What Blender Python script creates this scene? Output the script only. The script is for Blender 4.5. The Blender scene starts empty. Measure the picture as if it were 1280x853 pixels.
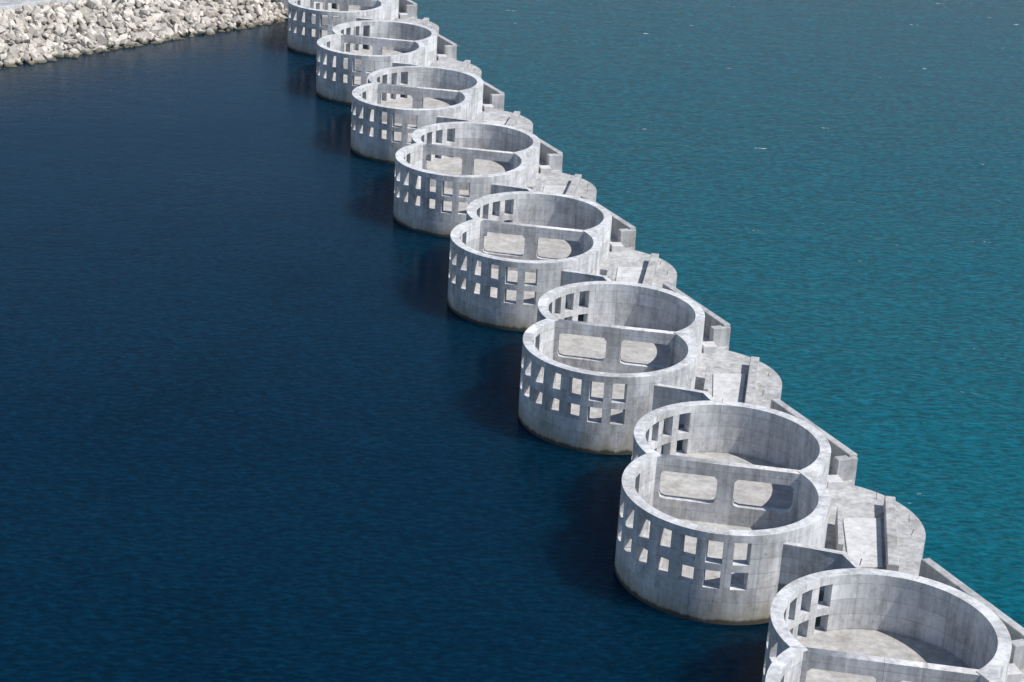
import bpy, math, random, bmesh
import numpy as np
from mathutils import Vector, Matrix
random.seed(7); rng=np.random.default_rng(7)
scn=bpy.context.scene
# ---------------------------------------------------------------- constants
RO,RI=8.0,7.1
RM=(RO+RI)/2
STEP=Vector((-8.1014,29.032,0)); B0=Vector((26.4614,112.1637,0))
F=Vector((-1.2872,-9.1411,0)); Rc=Vector((7.272,-5.685,0))
D=F.length
TOP=7.45; FLOOR=2.2; FLOORB=3.0; DECK=3.33; BASE=-3.0
SUN_A=math.radians(70); SUN_EL=math.radians(52)

# ---------------------------------------------------------------- materials
def newmat(name):
    m=bpy.data.materials.new(name); m.use_nodes=True
    nt=m.node_tree; nt.nodes.clear()
    out=nt.nodes.new('ShaderNodeOutputMaterial'); b=nt.nodes.new('ShaderNodeBsdfPrincipled')
    nt.links.new(b.outputs[0],out.inputs[0])
    return m,nt,b
def N(nt,t,**k):
    n=nt.nodes.new(t)
    for a,v in k.items(): setattr(n,a,v)
    return n
def noise(nt,vec,scale,detail=4,rough=.55,dist=0):
    n=nt.nodes.new('ShaderNodeTexNoise'); n.inputs['Scale'].default_value=scale
    n.inputs['Detail'].default_value=detail; n.inputs['Roughness'].default_value=rough; n.inputs['Distortion'].default_value=dist
    nt.links.new(vec,n.inputs['Vector']); return n.outputs['Fac']
def mapping(nt,vec,scale=(1,1,1),rot=(0,0,0),loc=(0,0,0)):
    n=nt.nodes.new('ShaderNodeMapping'); n.inputs['Scale'].default_value=scale; n.inputs['Rotation'].default_value=rot; n.inputs['Location'].default_value=loc
    nt.links.new(vec,n.inputs['Vector']); return n.outputs[0]
def mrange(nt,v,a,b,c,d):
    n=nt.nodes.new('ShaderNodeMapRange'); nt.links.new(v,n.inputs[0])
    for i,x in enumerate((a,b,c,d)): n.inputs[i+1].default_value=x
    return n.outputs[0]
def mathn(nt,op,a,b):
    n=nt.nodes.new('ShaderNodeMath'); n.operation=op
    for i,x in enumerate((a,b)):
        if isinstance(x,(int,float)): n.inputs[i].default_value=x
        else: nt.links.new(x,n.inputs[i])
    return n.outputs[0]
def mix(nt,fac,a,b,mode='MIX'):
    n=nt.nodes.new('ShaderNodeMix'); n.data_type='RGBA'; n.blend_type=mode
    for s,x in ((n.inputs[0],fac),(n.inputs[6],a),(n.inputs[7],b)):
        if isinstance(x,(int,float)): s.default_value=x
        elif isinstance(x,tuple): s.default_value=(*x,1) if len(x)==3 else x
        else: nt.links.new(x,s)
    return n.outputs[2]

def concrete(name,base=(.42,.43,.44),joints=True,waterstain=False,contrast=1.0,dirt=0.0,bloom=(.72,.73,.74)):
    m,nt,b=newmat(name)
    geo=N(nt,'ShaderNodeNewGeometry'); pos=geo.outputs['Position']
    n1=noise(nt,pos,.35,5,.6); n2=noise(nt,pos,2.2,5,.65)
    streak=noise(nt,mapping(nt,pos,(1.8,1.8,.12)),1.0,4,.6)
    v=mathn(nt,'ADD',mathn(nt,'ADD',mrange(nt,n1,.3,.7,-.18*contrast,.14*contrast),mrange(nt,n2,.3,.7,-.15*contrast,.14*contrast)),mrange(nt,streak,.35,.7,.10*contrast,-.28*contrast))
    v=mathn(nt,'ADD',v,1.0)
    hs=N(nt,'ShaderNodeHueSaturation'); hs.inputs['Color'].default_value=(*base,1); nt.links.new(v,hs.inputs['Value'])
    col=hs.outputs[0]
    fine=noise(nt,pos,9,3,.7)
    bumph=fine
    if joints:
        uv=N(nt,'ShaderNodeUVMap')
        oi=N(nt,'ShaderNodeObjectInfo'); cmb=N(nt,'ShaderNodeCombineXYZ')
        nt.links.new(mathn(nt,'MULTIPLY',oi.outputs['Random'],40.0),cmb.inputs[0])
        va=N(nt,'ShaderNodeVectorMath'); va.operation='ADD'; nt.links.new(uv.outputs[0],va.inputs[0]); nt.links.new(cmb.outputs[0],va.inputs[1])
        uvv=va.outputs[0]
        br=N(nt,'ShaderNodeTexBrick'); nt.links.new(uvv,br.inputs['Vector'])
        br.offset=0; br.inputs['Scale'].default_value=1; br.inputs['Brick Width'].default_value=2.5; br.inputs['Row Height'].default_value=1.22
        br.inputs['Mortar Size'].default_value=.03; br.inputs['Mortar Smooth'].default_value=.4
        br.inputs['Color1'].default_value=(.80,.80,.80,1); br.inputs['Color2'].default_value=(1.12,1.12,1.12,1); br.inputs['Mortar'].default_value=(.64,.63,.61,1)
        col=mix(nt,.9,col,br.outputs['Color'],'MULTIPLY')
        vo=N(nt,'ShaderNodeTexVoronoi'); nt.links.new(uvv,vo.inputs['Vector']); vo.inputs['Scale'].default_value=.8; vo.inputs['Randomness'].default_value=.6
        col=mix(nt,mrange(nt,vo.outputs['Distance'],.07,.10,.5,0),col,(.2,.19,.18))
    rn=noise(nt,mapping(nt,pos,(.9,.9,.18)),.8,5,.7)
    col=mix(nt,mrange(nt,rn,.58,.74,0,.5),col,(.36,.31,.24))
    bl=noise(nt,mapping(nt,pos,(.5,.5,.25)),.9,6,.75)
    col=mix(nt,mrange(nt,bl,.50,.66,0,.65),col,bloom)
    dk=noise(nt,mapping(nt,pos,(.7,.7,.3),(0,0,0),(31,7,3)),.8,6,.78)
    col=mix(nt,mrange(nt,dk,.54,.70,0,.65),col,(.23,.23,.23))
    if dirt>0:
        dn=noise(nt,pos,.8,6,.7)
        col=mix(nt,mrange(nt,dn,.45,.7,0,dirt),col,(.22,.2,.17))
    if waterstain:
        sep=N(nt,'ShaderNodeSeparateXYZ'); nt.links.new(pos,sep.inputs[0])
        nz=noise(nt,mapping(nt,pos,(1.3,1.3,.3)),.9,5,.65)
        z=mathn(nt,'ADD',sep.outputs[2],mrange(nt,nz,.3,.7,.8,-.6))
        col=mix(nt,mrange(nt,z,2.0,.5,0,.6),col,(.30,.27,.19))
        z2=mathn(nt,'ADD',sep.outputs[2],mrange(nt,nz,.3,.7,.15,-.15))
        col=mix(nt,mrange(nt,z2,.50,.25,0,.88),col,(.045,.038,.026))
    nt.links.new(col,b.inputs['Base Color']); b.inputs['Roughness'].default_value=.9
    b.inputs['Specular IOR Level'].default_value=.25
    bp=N(nt,'ShaderNodeBump'); bp.inputs['Strength'].default_value=.35; bp.inputs['Distance'].default_value=.05
    nt.links.new(bumph,bp.inputs['Height']); nt.links.new(bp.outputs[0],b.inputs['Normal'])
    return m
M_wall=concrete('weathered_concrete',(.575,.58,.59),True,True)
M_div=concrete('divider_concrete',(.54,.54,.545),True,False)
M_floor=concrete('floor_concrete',(.43,.42,.405),False,False,.8,.35,(.56,.55,.54))
M_deck=concrete('deck_concrete',(.44,.44,.44),False,False,1.1,.35,(.55,.55,.55))
M_slab=concrete('slab_concrete',(.56,.56,.565),False,False,.6,.15,(.62,.62,.62))
M_grey=concrete('parapet_concrete',(.40,.40,.405),False,False,1,0,(.55,.55,.56))

def plain(name,c,r=.6,metal=0):
    m,nt,b=newmat(name); b.inputs['Roughness'].default_value=r; b.inputs['Metallic'].default_value=metal
    geo=N(nt,'ShaderNodeNewGeometry'); n=noise(nt,geo.outputs['Position'],6,4,.6)
    nt.links.new(mix(nt,mrange(nt,n,.3,.7,0,1),tuple(x*.8 for x in c),tuple(min(1,x*1.15) for x in c)),b.inputs['Base Color'])
    return m
M_steel=plain('rusty_rebar',(.12,.07,.05),.7)
M_red=plain('red_paint',(.5,.08,.04),.5)
M_wood=plain('timber',(.35,.24,.13),.8)

# ---------------------------------------------------------------- mesh helpers
def mkobj(name,me,parent=None,mat=None):
    o=bpy.data.objects.new(name,me); scn.collection.objects.link(o)
    if parent: o.parent=parent
    if mat and not me.materials: me.materials.append(mat)
    return o
def A(a):  # angle: 0 = -Y, + towards +X ; returns radians math angle
    return math.radians(a-90)

def curved_wall(name,c,a_start,a_end,notch_o,notch_i,z0,z1,cols,hw_deg,rows,mat):
    ang=set(); n=int((a_end-a_start)/2.0)
    holes=[(a-hw_deg,a+hw_deg) for a in cols]
    base=[a_start+(a_end-a_start)*i/n for i in range(n+1)]
    for a in base:
        if all(not(h0-.9<a<h0+.9 or h1-.9<a<h1+.9) for h0,h1 in holes) : ang.add(round(a,4))
    ang.add(round(a_start,4)); ang.add(round(a_end,4))
    for h in holes: ang.add(round(h[0],4)); ang.add(round(h[1],4))
    ang=sorted(ang); na=len(ang)
    zs=sorted(set([z0,z1,0.0]+[z for r in rows for z in r])); nz=len(zs)
    def solid(i,j):
        if i<0 or j<0 or i>=na-1 or j>=nz-1: return False
        am=(ang[i]+ang[i+1])/2; zm=(zs[j]+zs[j+1])/2
        return not(any(h0<am<h1 for h0,h1 in holes) and any(r0<zm<r1 for r0,r1 in rows))
    bm=bmesh.new(); uvl=bm.loops.layers.uv.new('UVMap')
    vo={};vi={}
    def vert(i,j,o):
        d=vo if o else vi
        if (i,j) in d: return d[(i,j)]
        a=ang[i]
        if i==0: a=a_start+(notch_o if o else notch_i)
        if i==na-1: a=a_end-(notch_o if o else notch_i)
        r=RO if o else RI
        t=A(a); v=bm.verts.new((c.x+r*math.cos(t),c.y+r*math.sin(t),zs[j])); d[(i,j)]=v; return v
    def face(vs,uvs,mi=0):
        f=bm.faces.new(vs); f.smooth=False
        for l,u in zip(f.loops,uvs): l[uvl].uv=u
        return f
    for i in range(na-1):
        u0=math.radians(ang[i])*RO; u1=math.radians(ang[i+1])*RO
        for j in range(nz-1):
            if not solid(i,j): continue
            w0,w1=zs[j]+.6,zs[j+1]+.6
            face([vert(i,j,1),vert(i+1,j,1),vert(i+1,j+1,1),vert(i,j+1,1)],[(u0,w0),(u1,w0),(u1,w1),(u0,w1)])
            face([vert(i+1,j,0),vert(i,j,0),vert(i,j+1,0),vert(i+1,j+1,0)],[(u1+3,w0),(u0+3,w0),(u0+3,w1),(u1+3,w1)])
            if not solid(i,j+1): face([vert(i,j+1,1),vert(i+1,j+1,1),vert(i+1,j+1,0),vert(i,j+1,0)],[(u0,.3),(u1,.3),(u1,.9),(u0,.9)])
            if not solid(i,j-1): face([vert(i+1,j,1),vert(i,j,1),vert(i,j,0),vert(i+1,j,0)],[(u0,.3),(u1,.3),(u1,.9),(u0,.9)])
            if i>0 and not solid(i-1,j): face([vert(i,j,0),vert(i,j,1),vert(i,j+1,1),vert(i,j+1,0)],[(.3,w0),(1,w0),(1,w1),(.3,w1)])
            if i<na-2 and not solid(i+1,j): face([vert(i+1,j,1),vert(i+1,j,0),vert(i+1,j+1,0),vert(i+1,j+1,1)],[(.3,w0),(1,w0),(1,w1),(.3,w1)])
    me=bpy.data.meshes.new(name)
    bm.edges.ensure_lookup_table()
    ed=[e for e in bm.edges if all(v.co.z>z1-.001 for v in e.verts) and len(e.link_faces)==2 and e.calc_face_angle(0)>1.2]
    bmesh.ops.bevel(bm,geom=ed,offset=.07,segments=1,affect='EDGES')
    bm.to_mesh(me); bm.free(); me.materials.append(mat)
    return me

def prism(name,pts,z0,z1,mat,bevel=0):
    bm=bmesh.new(); uvl=bm.loops.layers.uv.new('UVMap')
    area=sum(pts[i][0]*pts[(i+1)%len(pts)][1]-pts[(i+1)%len(pts)][0]*pts[i][1] for i in range(len(pts)))
    if area<0: pts=pts[::-1]
    b=[bm.verts.new((p[0],p[1],z0)) for p in pts]; t=[bm.verts.new((p[0],p[1],z1)) for p in pts]
    n=len(pts); ft=bm.faces.new(t)
    u=0
    for i in range(n):
        j=(i+1)%n; L=math.dist(pts[i],pts[j])
        f=bm.faces.new([b[i],b[j],t[j],t[i]])
        for l,q in zip(f.loops,[(u,z0+.6),(u+L,z0+.6),(u+L,z1+.6),(u,z1+.6)]): l[uvl].uv=q
        u+=L
    fb=bm.faces.new(b[::-1])
    for l in ft.loops: l[uvl].uv=(l.vert.co.x,l.vert.co.y)
    if bevel:
        bmesh.ops.bevel(bm,geom=[e for e in bm.edges if all(v.co.z>z1-.001 for v in e.verts)],offset=bevel,segments=1,affect='EDGES')
    bmesh.ops.triangulate(bm,faces=[f for f in bm.faces if len(f.verts)>4])
    me=bpy.data.meshes.new(name); bm.to_mesh(me); bm.free(); me.materials.append(mat); return me
def bar_pts(p,q,w):
    p=Vector(p).to_2d(); q=Vector(q).to_2d(); d=(q-p).normalized(); n=Vector((-d.y,d.x))*w/2
    return [tuple(p+n),tuple(q+n),tuple(q-n),tuple(p-n)]

# ---------------------------------------------------------------- caisson parts (local to back-lobe centre)
aF=math.degrees(math.atan2(F.x,-F.y))
bm_=math.degrees(math.acos(D/2/RM)); bo=math.degrees(math.acos(D/2/RO)); bi=math.degrees(math.acos(D/2/RI))
HW=4.5
rowsz=[(TOP-4.5,TOP-3.05),(TOP-2.45,TOP-.62)]
Bs,Be=aF+bm_,aF+360-bm_
Bcols=[360+a for a in (-79,-93.5,-108,-122.5,-137,-151.5)]
aB=aF+180; Fs,Fe=aB-360+bm_,aB-bm_
Fcols=[5-14.5*k for k in range(9)]
me_B=curved_wall('rear_lobe_wall',Vector((0,0,0)),Bs,Be,bo-bm_,bi-bm_,BASE,TOP-.004,Bcols,HW,rowsz,M_wall)
me_F=curved_wall('front_lobe_wall',F,Fs,Fe,bo-bm_,bi-bm_,BASE,TOP,Fcols,HW,rowsz,M_wall)
def arc(c,r,a0,a1,n):
    return [(c.x+r*math.cos(A(a0+(a1-a0)*i/n)),c.y+r*math.sin(A(a0+(a1-a0)*i/n))) for i in range(n+1)]
Z=Vector((0,0,0)); RF=RI+.04
bf=math.degrees(math.acos(D/2/RF))
me_floor=prism('floor',arc(F,RF,aB-360+bf,aB-bf,70),BASE,FLOOR,M_floor)
me_floorB=prism('floorB',arc(Z,RF,aF+bf,aF+360-bf,70),BASE,FLOORB,M_floor)
mid=F/2; pr=Vector((-F.y,F.x,0)).normalized(); 
hl=math.sqrt(RI**2-(D/2)**2)+.35
def divider():
    cu=bpy.data.curves.new('divider','CURVE'); cu.dimensions='2D'; cu.fill_mode='BOTH'; cu.extrude=.36; cu.bevel_depth=0
    H=TOP-.06-(FLOOR-.3)
    def sp(pts):
        s=cu.splines.new('POLY'); s.points.add(len(pts)-1)
        for p,q in zip(s.points,pts): p.co=(q[0],q[1],0,1)
        s.use_cyclic_u=True
    sp([(-hl,0),(hl,0),(hl,H),(-hl,H)])
    for x0,x1 in ((-5.3,-.75),(.6,5.3)):
        y0,y1=1.95,H-1.12; c=.5; c2=.28
        sp([(x0+c,y0),(x1-c,y0),(x1-.12,y0+.12),(x1,y0+c),(x1,y1-c2),(x1-c2,y1),(x0+c2,y1),(x0,y1-c2),(x0,y0+c),(x0+.12,y0+.12)])
    o=bpy.data.objects.new('tmp',cu); scn.collection.objects.link(o)
    bpy.context.view_layer.update()
    dg=bpy.context.evaluated_depsgraph_get(); me=bpy.data.meshes.new_from_object(o.evaluated_get(dg))
    bpy.data.objects.remove(o)
    M=Matrix(((pr.x,0,pr.y,mid.x),(pr.y,0,-pr.x,mid.y),(0,1,0,FLOOR-.3),(0,0,0,1)))
    uv=me.uv_layers.new(name='UVMap') if not me.uv_layers else me.uv_layers[0]
    for l in me.loops:
        v=me.vertices[l.vertex_index].co; uv.data[l.index].uv=(v.x+1.25,v.y)
    me.transform(M); me.name='divider_wall'; me.materials.clear(); me.materials.append(M_div); return me
me_div=divider()
def circ_int(c1,c2,r,far_from):
    m=(c1+c2)/2; d=(c2-c1); h=math.sqrt(r*r-(d.length/2)**2); n=Vector((-d.y,d.x,0)).normalized()
    a,b=m+n*h,m-n*h
    return a if (a-far_from).length>(b-far_from).length else b
def ang_of(p,c): return math.degrees(math.atan2(p.x-c.x,-(p.y-c.y)))
P_BR=circ_int(Z,Rc,RM,F); P_FR=circ_int(F,Rc,RM,Z); P_BF=circ_int(Z,F,RM,Vector((-20,-5,0)))
def arcpp(c,p,q,n,r=RM):
    a,b=ang_of(p,c),ang_of(q,c)
    while b-a>180: b-=360
    while b-a<-180: b+=360
    return arc(c,r,a,b,n)
a1,a2=ang_of(P_FR,Rc),ang_of(P_BR,Rc)
if a2<a1: a2+=360
lobe_pts=arc(Rc,RO-.1,a1+3,a2-3,50)+arcpp(Z,P_BR,P_BF,14)+arcpp(F,P_BF,P_FR,14)[1:]
me_lobe=prism('sea_lobe_deck',lobe_pts,BASE,DECK,M_deck)
Bn=Vector((-STEP.x,-STEP.y,0)); Rn=Bn+Rc
PS=Vector((13.3,-15.0,0)); PE=Vector((18.7,-26.0,0))
FS=Vector((F.x+RM*math.cos(A(24)),F.y+RM*math.sin(A(24)),0)); FE=FS+Vector((4.9,-1.3,0))
WE=Vector((Bn.x+RM*math.cos(A(180)),Bn.y+RM*math.sin(A(180)),0))
P_BRn=Bn+P_BR
link=arcpp(F,FS,P_FR,14)+[(9.0,-9.0),(14.5,-6.5),(PS.x+.4,PS.y),(PE.x+.4,PE.y),(16.2,-31.5)]+arcpp(Bn,P_BRn,WE,10)+[(FE.x,FE.y)]
me_link=prism('link_deck',link,BASE,DECK-.06,M_deck)
me_flat=prism('closing_wall',[tuple(FS.xy),tuple(FE.xy),(WE.x,WE.y),(WE.x+.4,WE.y),(FE.x+.4,FE.y+.4),(FS.x+.15,FS.y+.55)],BASE,TOP-.9,M_wall,.04)
me_par=prism('sea_parapet',bar_pts(PS,PE,.75),DECK-.1,DECK+2.1,M_grey,.05)
me_butt=prism('parapet_buttress',bar_pts(PE+Vector((-1.5,-.6,0)),PE+Vector((.2,.12,0)),.8),DECK-.1,DECK+1.9,M_grey,.04)
b1=Vector((12.9,-2.3,0)); b2=Vector((11.2,-14.2,0))
me_beam=prism('deck_beam',bar_pts(b1,b2,.85),DECK-.05,DECK+1.0,M_deck,.05)
me_shortwall=prism('deck_stub_wall',bar_pts((8.2,-6.2,0),(7.4,-12.5,0),.4),DECK-.1,DECK+1.6,M_grey,.03)
me_slab=prism('deck_slab',[(8.8,-5.0),(11.9,-4.6),(10.7,-13.0),(8.1,-13.2)],DECK-.05,DECK+.12,M_slab,.03)
me_block=prism('anchor_block',[(7.9,1.6),(9.3,1.9),(9.6,.6),(8.3,.3)],DECK-.1,DECK+.7,M_slab,.05)
me_block2=prism('anchor_plinth',[(11.2,-17.6),(12.4,-18.0),(12.0,-19.1),(10.9,-18.7)],DECK-.2,DECK+.55,M_grey,.05)
def rods(seed):
    r=random.Random(seed); bm=bmesh.new()
    def rod(x,y,z,h,w=.04):
        mtx=Matrix.Translation((x,y,z+h/2))@Matrix.Rotation(r.uniform(-.2,.2),4,'X')@Matrix.Rotation(r.uniform(-.2,.2),4,'Y')@Matrix.Diagonal((w,w,h,1))
        bmesh.ops.create_cube(bm,size=1,matrix=mtx)
    for i in range(4):
        p=arc(Rc,RM-.7,r.uniform(30,140),140,1)[0]; rod(p[0],p[1],DECK,r.uniform(.4,.9))
    for i in range(4):
        t=r.random(); p=PS.lerp(PE,t); rod(p.x-.8,p.y,DECK,r.uniform(.6,1.2))
    for i in range(7): rod(FE.x+r.uniform(-1,2.5),FE.y+r.uniform(.6,3),DECK-.1,r.uniform(.6,2.0),.06)
    me=bpy.data.meshes.new('rebar'); bm.to_mesh(me); bm.free(); me.materials.append(M_steel); return me
def clutter(seed):
    r=random.Random(seed); bm=bmesh.new()
    for i in range(22):
        w,d,h=r.uniform(.15,.6),r.uniform(.15,.9),r.uniform(.08,.4)
        x=FE.x+r.uniform(-1.5,5); y=FE.y+r.uniform(.8,4.5)
        geo=bmesh.ops.create_cube(bm,size=1,matrix=Matrix.Translation((x,y,DECK-.06+h/2))@Matrix.Rotation(r.uniform(0,3),4,'Z')@Matrix.Diagonal((w,d,h,1)))
        mi=r.choice([0,0,0,1,1,2])
        for v in geo['verts']:
            for f in v.link_faces: f.material_index=mi
    me=bpy.data.meshes.new('site_debris'); bm.to_mesh(me); bm.free()
    for m in (M_slab,M_wood,M_red): me.materials.append(m)
    return me
rod_v=[rods(1),rods(2),rods(3)]; cl_v=[clutter(4),clutter(5),clutter(6)]

for n in range(-1,11):
    e=bpy.data.objects.new('concrete_caisson',None); scn.collection.objects.link(e)
    e.location=B0+STEP*n
    for nm,me in (('rear_lobe_wall',me_B),('front_lobe_wall',me_F),('chamber_floor',me_floor),('rear_chamber_floor',me_floorB),('divider_wall',me_div),('sea_lobe_deck',me_lobe),
                  ('link_deck',me_link),('closing_wall',me_flat),('sea_parapet',me_par),('parapet_buttress',me_butt),('deck_beam',me_beam),
                  ('deck_stub_wall',me_shortwall),('deck_slab',me_slab),('anchor_block',me_block),('anchor_plinth',me_block2),('rebar',rod_v[n%3]),('site_debris',cl_v[(n*2)%3])):
        mkobj(nm,me,e)

# ---------------------------------------------------------------- water
def water(name,c_deep,c_lite,c_far,rough,ripple,spec,crest,trough,foam=False,radius=(1,2,3)):
    m,nt,b=newmat(name)
    geo=N(nt,'ShaderNodeNewGeometry'); pos=geo.outputs['Position']
    big=noise(nt,mapping(nt,pos,(.010,.018,1),(0,0,.6)),1,4,.6)
    col=mix(nt,mrange(nt,big,.35,.68,0,1),c_deep,c_lite)
    sep=N(nt,'ShaderNodeSeparateXYZ'); nt.links.new(pos,sep.inputs[0])
    # colour shifts with distance: darker on the sea side, lighter in the harbour
    col=mix(nt,mrange(nt,sep.outputs[1],150,420,0,1),col,c_far)
    pt=noise(nt,mapping(nt,pos,(.05,.035,1),(0,0,.2),(5,9,0)),1,3,.5,.5)
    col=mix(nt,mrange(nt,pt,.58,.68,0,.25 if not foam else .08),col,tuple(x*.45 for x in c_deep))
    w1=noise(nt,mapping(nt,pos,(.7,1.5,1),(0,0,-.35)),1.0*ripple[0],6,.62,.4)
    w2=noise(nt,mapping(nt,pos,(.25,.5,1),(0,0,.25)),.6*ripple[0],3,.5,.6)
    h=mathn(nt,'ADD',w1,mathn(nt,'MULTIPLY',w2,1.0))
    gust=noise(nt,mapping(nt,pos,(.02,.03,1)),1,3,.5)
    bp=N(nt,'ShaderNodeBump'); nt.links.new(mrange(nt,gust,.35,.65,ripple[1]*.6,ripple[1]),bp.inputs['Strength']); bp.inputs['Distance'].default_value=ripple[2]
    nt.links.new(h,bp.inputs['Height']); nt.links.new(bp.outputs[0],b.inputs['Normal'])
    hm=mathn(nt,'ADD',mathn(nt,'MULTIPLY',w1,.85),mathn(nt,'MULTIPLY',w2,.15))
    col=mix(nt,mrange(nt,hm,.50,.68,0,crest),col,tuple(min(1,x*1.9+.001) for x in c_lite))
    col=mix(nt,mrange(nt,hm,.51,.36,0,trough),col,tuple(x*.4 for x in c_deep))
    if foam:
        f=noise(nt,mapping(nt,pos,(.14,.5,1),(0,0,-.3),(3,11,0)),1.0,7,.72)
        fm=mrange(nt,f,.68,.70,0,1); col=mix(nt,fm,col,(.7,.75,.75))
    nt.links.new(col,b.inputs['Base Color']); b.inputs['Roughness'].default_value=rough; b.inputs['IOR'].default_value=1.33
    b.inputs['Specular IOR Level'].default_value=spec
    b.subsurface_method='BURLEY'; b.inputs['Subsurface Weight'].default_value=1.0
    b.inputs['Subsurface Radius'].default_value=radius; b.inputs['Subsurface Scale'].default_value=1.0
    return m
M_harb=water('harbour_water_mat',(.0003,.0125,.0285),(.0006,.0175,.039),(.0016,.022,.045),.12,(1.5,.36,.10),.09,.45,.5,False,(6,10,12))
M_sea=water('sea_water_mat',(.0004,.068,.098),(.0006,.082,.114),(.0006,.045,.079),.15,(1.25,.65,.26),.07,.6,.6,True,(.15,.3,.4))
u=STEP.normalized(); P0=B0+Rc/2+F/2; 
pa=P0-u*3000; pb=P0+u*8000
def sheet(name,pts,z,mat):
    me=bpy.data.meshes.new(name); me.from_pydata([(p[0],p[1],z) for p in pts],[],[list(range(len(pts)))]); me.update()
    if me.polygons[0].normal.z<0: me.flip_normals()
    me.materials.append(mat); return mkobj(name,me)
sheet('harbor_water',[tuple(pa.xy),tuple(pb.xy),(-9000,8000),(-9000,-3000)],0,M_harb)
sheet('sea_water',[tuple(pa.xy),tuple(pb.xy),(9000,8000),(9000,-3000)],0,M_sea)

# ---------------------------------------------------------------- rubble bank
S0=Vector((-79.6,280.1,0)); S1=Vector((-43.3,324.5,0)); sd=(S1-S0).normalized(); ln=Vector((-sd.y,sd.x,0))
def sp(s,w,z): 
    v=S0+sd*s+ln*w; return (v.x,v.y,z)
def rockmat():
    m,nt,b=newmat('limestone_rock')
    at=N(nt,'ShaderNodeAttribute'); at.attribute_name='tone'
    geo=N(nt,'ShaderNodeNewGeometry'); n=noise(nt,geo.outputs['Position'],1.5,5,.65)
    c=mix(nt,at.outputs['Fac'],(.30,.28,.25),(.70,.66,.60))
    c=mix(nt,mrange(nt,n,.35,.7,0,.4),c,(.44,.38,.30))
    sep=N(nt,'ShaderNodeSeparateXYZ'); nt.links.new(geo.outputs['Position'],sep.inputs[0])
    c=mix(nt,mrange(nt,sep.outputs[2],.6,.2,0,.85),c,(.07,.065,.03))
    nt.links.new(c,b.inputs['Base Color']); b.inputs['Roughness'].default_value=.9
    bp=N(nt,'ShaderNodeBump'); bp.inputs['Distance'].default_value=.15; bp.inputs['Strength'].default_value=.5
    nt.links.new(noise(nt,geo.outputs['Position'],4,4,.6),bp.inputs['Height']); nt.links.new(bp.outputs[0],b.inputs['Normal'])
    return m
M_rock=rockmat()
variants=[]
for k in range(24):
    bm=bmesh.new(); sc=rng.uniform(.65,1.25,3)
    for i in range(16):
        v=rng.normal(size=3); v/=np.linalg.norm(v); v*=rng.uniform(.8,1.05); bm.verts.new(v*sc)
    bmesh.ops.convex_hull(bm,input=bm.verts[:])
    for v in [v for v in bm.verts if not v.link_faces]: bm.verts.remove(v)
    bm.verts.index_update()
    variants.append((np.array([v.co[:] for v in bm.verts]),[[v.index for v in f.verts] for f in bm.faces])); bm.free()
V=[];Fc=[];tone=[];off=0
def slope(w): 
    return -1.0+ (w+2)*0.52
cnt=2600
for i in range(cnt):
    s=rng.uniform(-70,66); w=rng.uniform(-1.6,10.5); sz=rng.choice([.5,.65,.8,.95,1.2],p=[.2,.3,.27,.16,.07])*rng.uniform(.85,1.15)
    p=np.array(sp(s,w,min(slope(w),5.0)+rng.uniform(-.15,.4)))
    vv,ff=variants[rng.integers(24)]
    q=rng.normal(size=4); q/=np.linalg.norm(q); a,b_,c_,d_=q
    Rm=np.array([[1-2*(c_*c_+d_*d_),2*(b_*c_-a*d_),2*(b_*d_+a*c_)],[2*(b_*c_+a*d_),1-2*(b_*b_+d_*d_),2*(c_*d_-a*b_)],[2*(b_*d_-a*c_),2*(c_*d_+a*b_),1-2*(b_*b_+c_*c_)]])
    x=(vv@Rm.T)*sz+p
    V.append(x); Fc+= [[j+off for j in f] for f in ff]; off+=len(x); tone+= [rng.uniform(0,1)]*len(x)
V=np.concatenate(V)
me=bpy.data.meshes.new('riprap'); me.from_pydata(V.tolist(),[],Fc); me.update()
at=me.attributes.new('tone','FLOAT','POINT'); at.data.foreach_set('value',tone)
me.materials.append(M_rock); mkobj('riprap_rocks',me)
def strip(name,prof,s0,s1,mat):
    vs=[sp(s,w,z) for s in (s0,s1) for w,z in prof]; n=len(prof)
    fs=[[i,i+1,n+i+1,n+i] for i in range(n-1)]
    me=bpy.data.meshes.new(name); me.from_pydata(vs,[],fs); me.update(); me.materials.append(mat)
    return mkobj(name,me)
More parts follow.
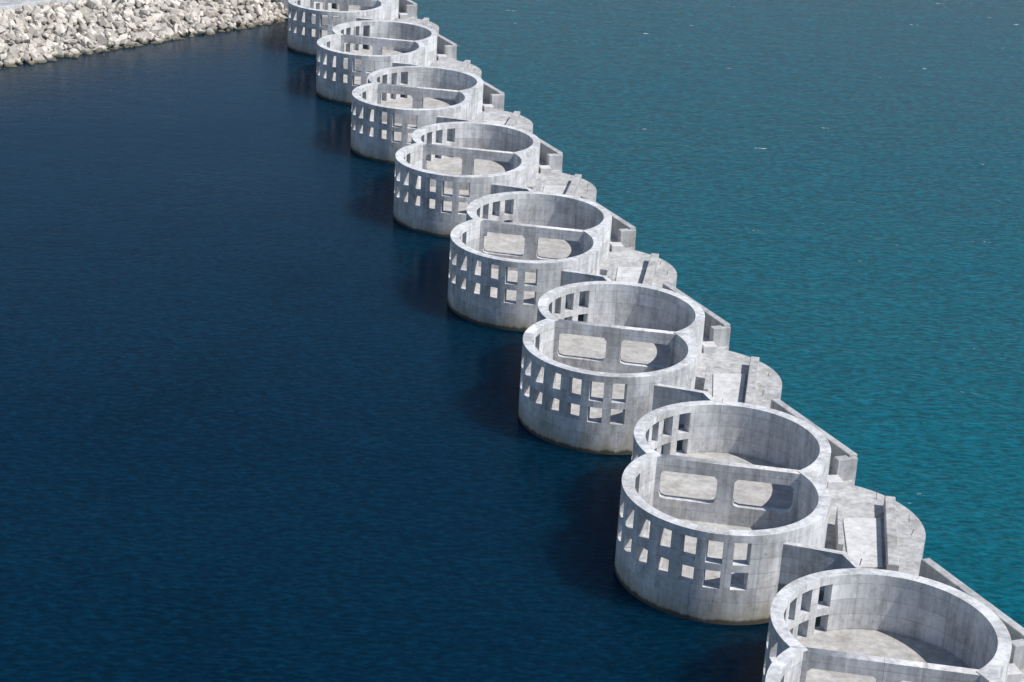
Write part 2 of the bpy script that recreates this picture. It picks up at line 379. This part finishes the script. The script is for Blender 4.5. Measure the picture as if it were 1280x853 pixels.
M_gravel=concrete('gravel_ground',(.36,.34,.31),False,False,1.2,.3,(.5,.48,.45))
strip('embankment_terrain',[(-6,-3),(-2,-1.2),(10.5,5.0),(900,5.0)],-900,72,M_gravel)
strip('quay_road',[(12.2,5.05),(12.2,5.2),(22,5.2),(22,5.05)],-300,55,M_deck)
strip('quay_wall',[(11.4,4.5),(11.4,6.0),(11.9,6.0),(11.9,4.5)],-300,50,M_slab)

# ---------------------------------------------------------------- light, sky, camera
w=bpy.data.worlds.new('World'); scn.world=w; w.use_nodes=True; nt=w.node_tree
bg=nt.nodes['Background']; sky=nt.nodes.new('ShaderNodeTexSky'); sky.sky_type='NISHITA'; sky.sun_disc=False
sky.sun_elevation=SUN_EL; sky.sun_rotation=math.pi-SUN_A; sky.air_density=1.0; sky.dust_density=.5; sky.ozone_density=1.5
nt.links.new(sky.outputs[0],bg.inputs[0]); bg.inputs[1].default_value=.11
sd_=Vector((math.sin(SUN_A)*math.cos(SUN_EL),-math.cos(SUN_A)*math.cos(SUN_EL),math.sin(SUN_EL)))
L=bpy.data.lights.new('sun','SUN'); L.energy=5.0; L.angle=math.radians(.53); L.color=(1,.965,.92)
lo=bpy.data.objects.new('sun',L); scn.collection.objects.link(lo); lo.rotation_euler=sd_.to_track_quat('Z','Y').to_euler()
lo.location=(0,0,200)
f,ph,ro,Hc=2371.23,.3735,.0595,70.244
cam=bpy.data.cameras.new('camera'); cam.sensor_width=36; cam.lens=f*36/1280; cam.clip_start=1; cam.clip_end=20000
co=bpy.data.objects.new('camera',cam); scn.collection.objects.link(co); scn.camera=co
fw=Vector((0,math.cos(ph),-math.sin(ph))); up=Vector((0,math.sin(ph),math.cos(ph))); r=Vector((1,0,0))
rc=r*math.cos(ro)+up*math.sin(ro); uc=up*math.cos(ro)-r*math.sin(ro)
co.matrix_world=Matrix(((rc.x,uc.x,-fw.x,0),(rc.y,uc.y,-fw.y,0),(rc.z,uc.z,-fw.z,Hc),(0,0,0,1)))
scn.view_settings.view_transform='Standard'; scn.view_settings.look='None'; scn.view_settings.exposure=0
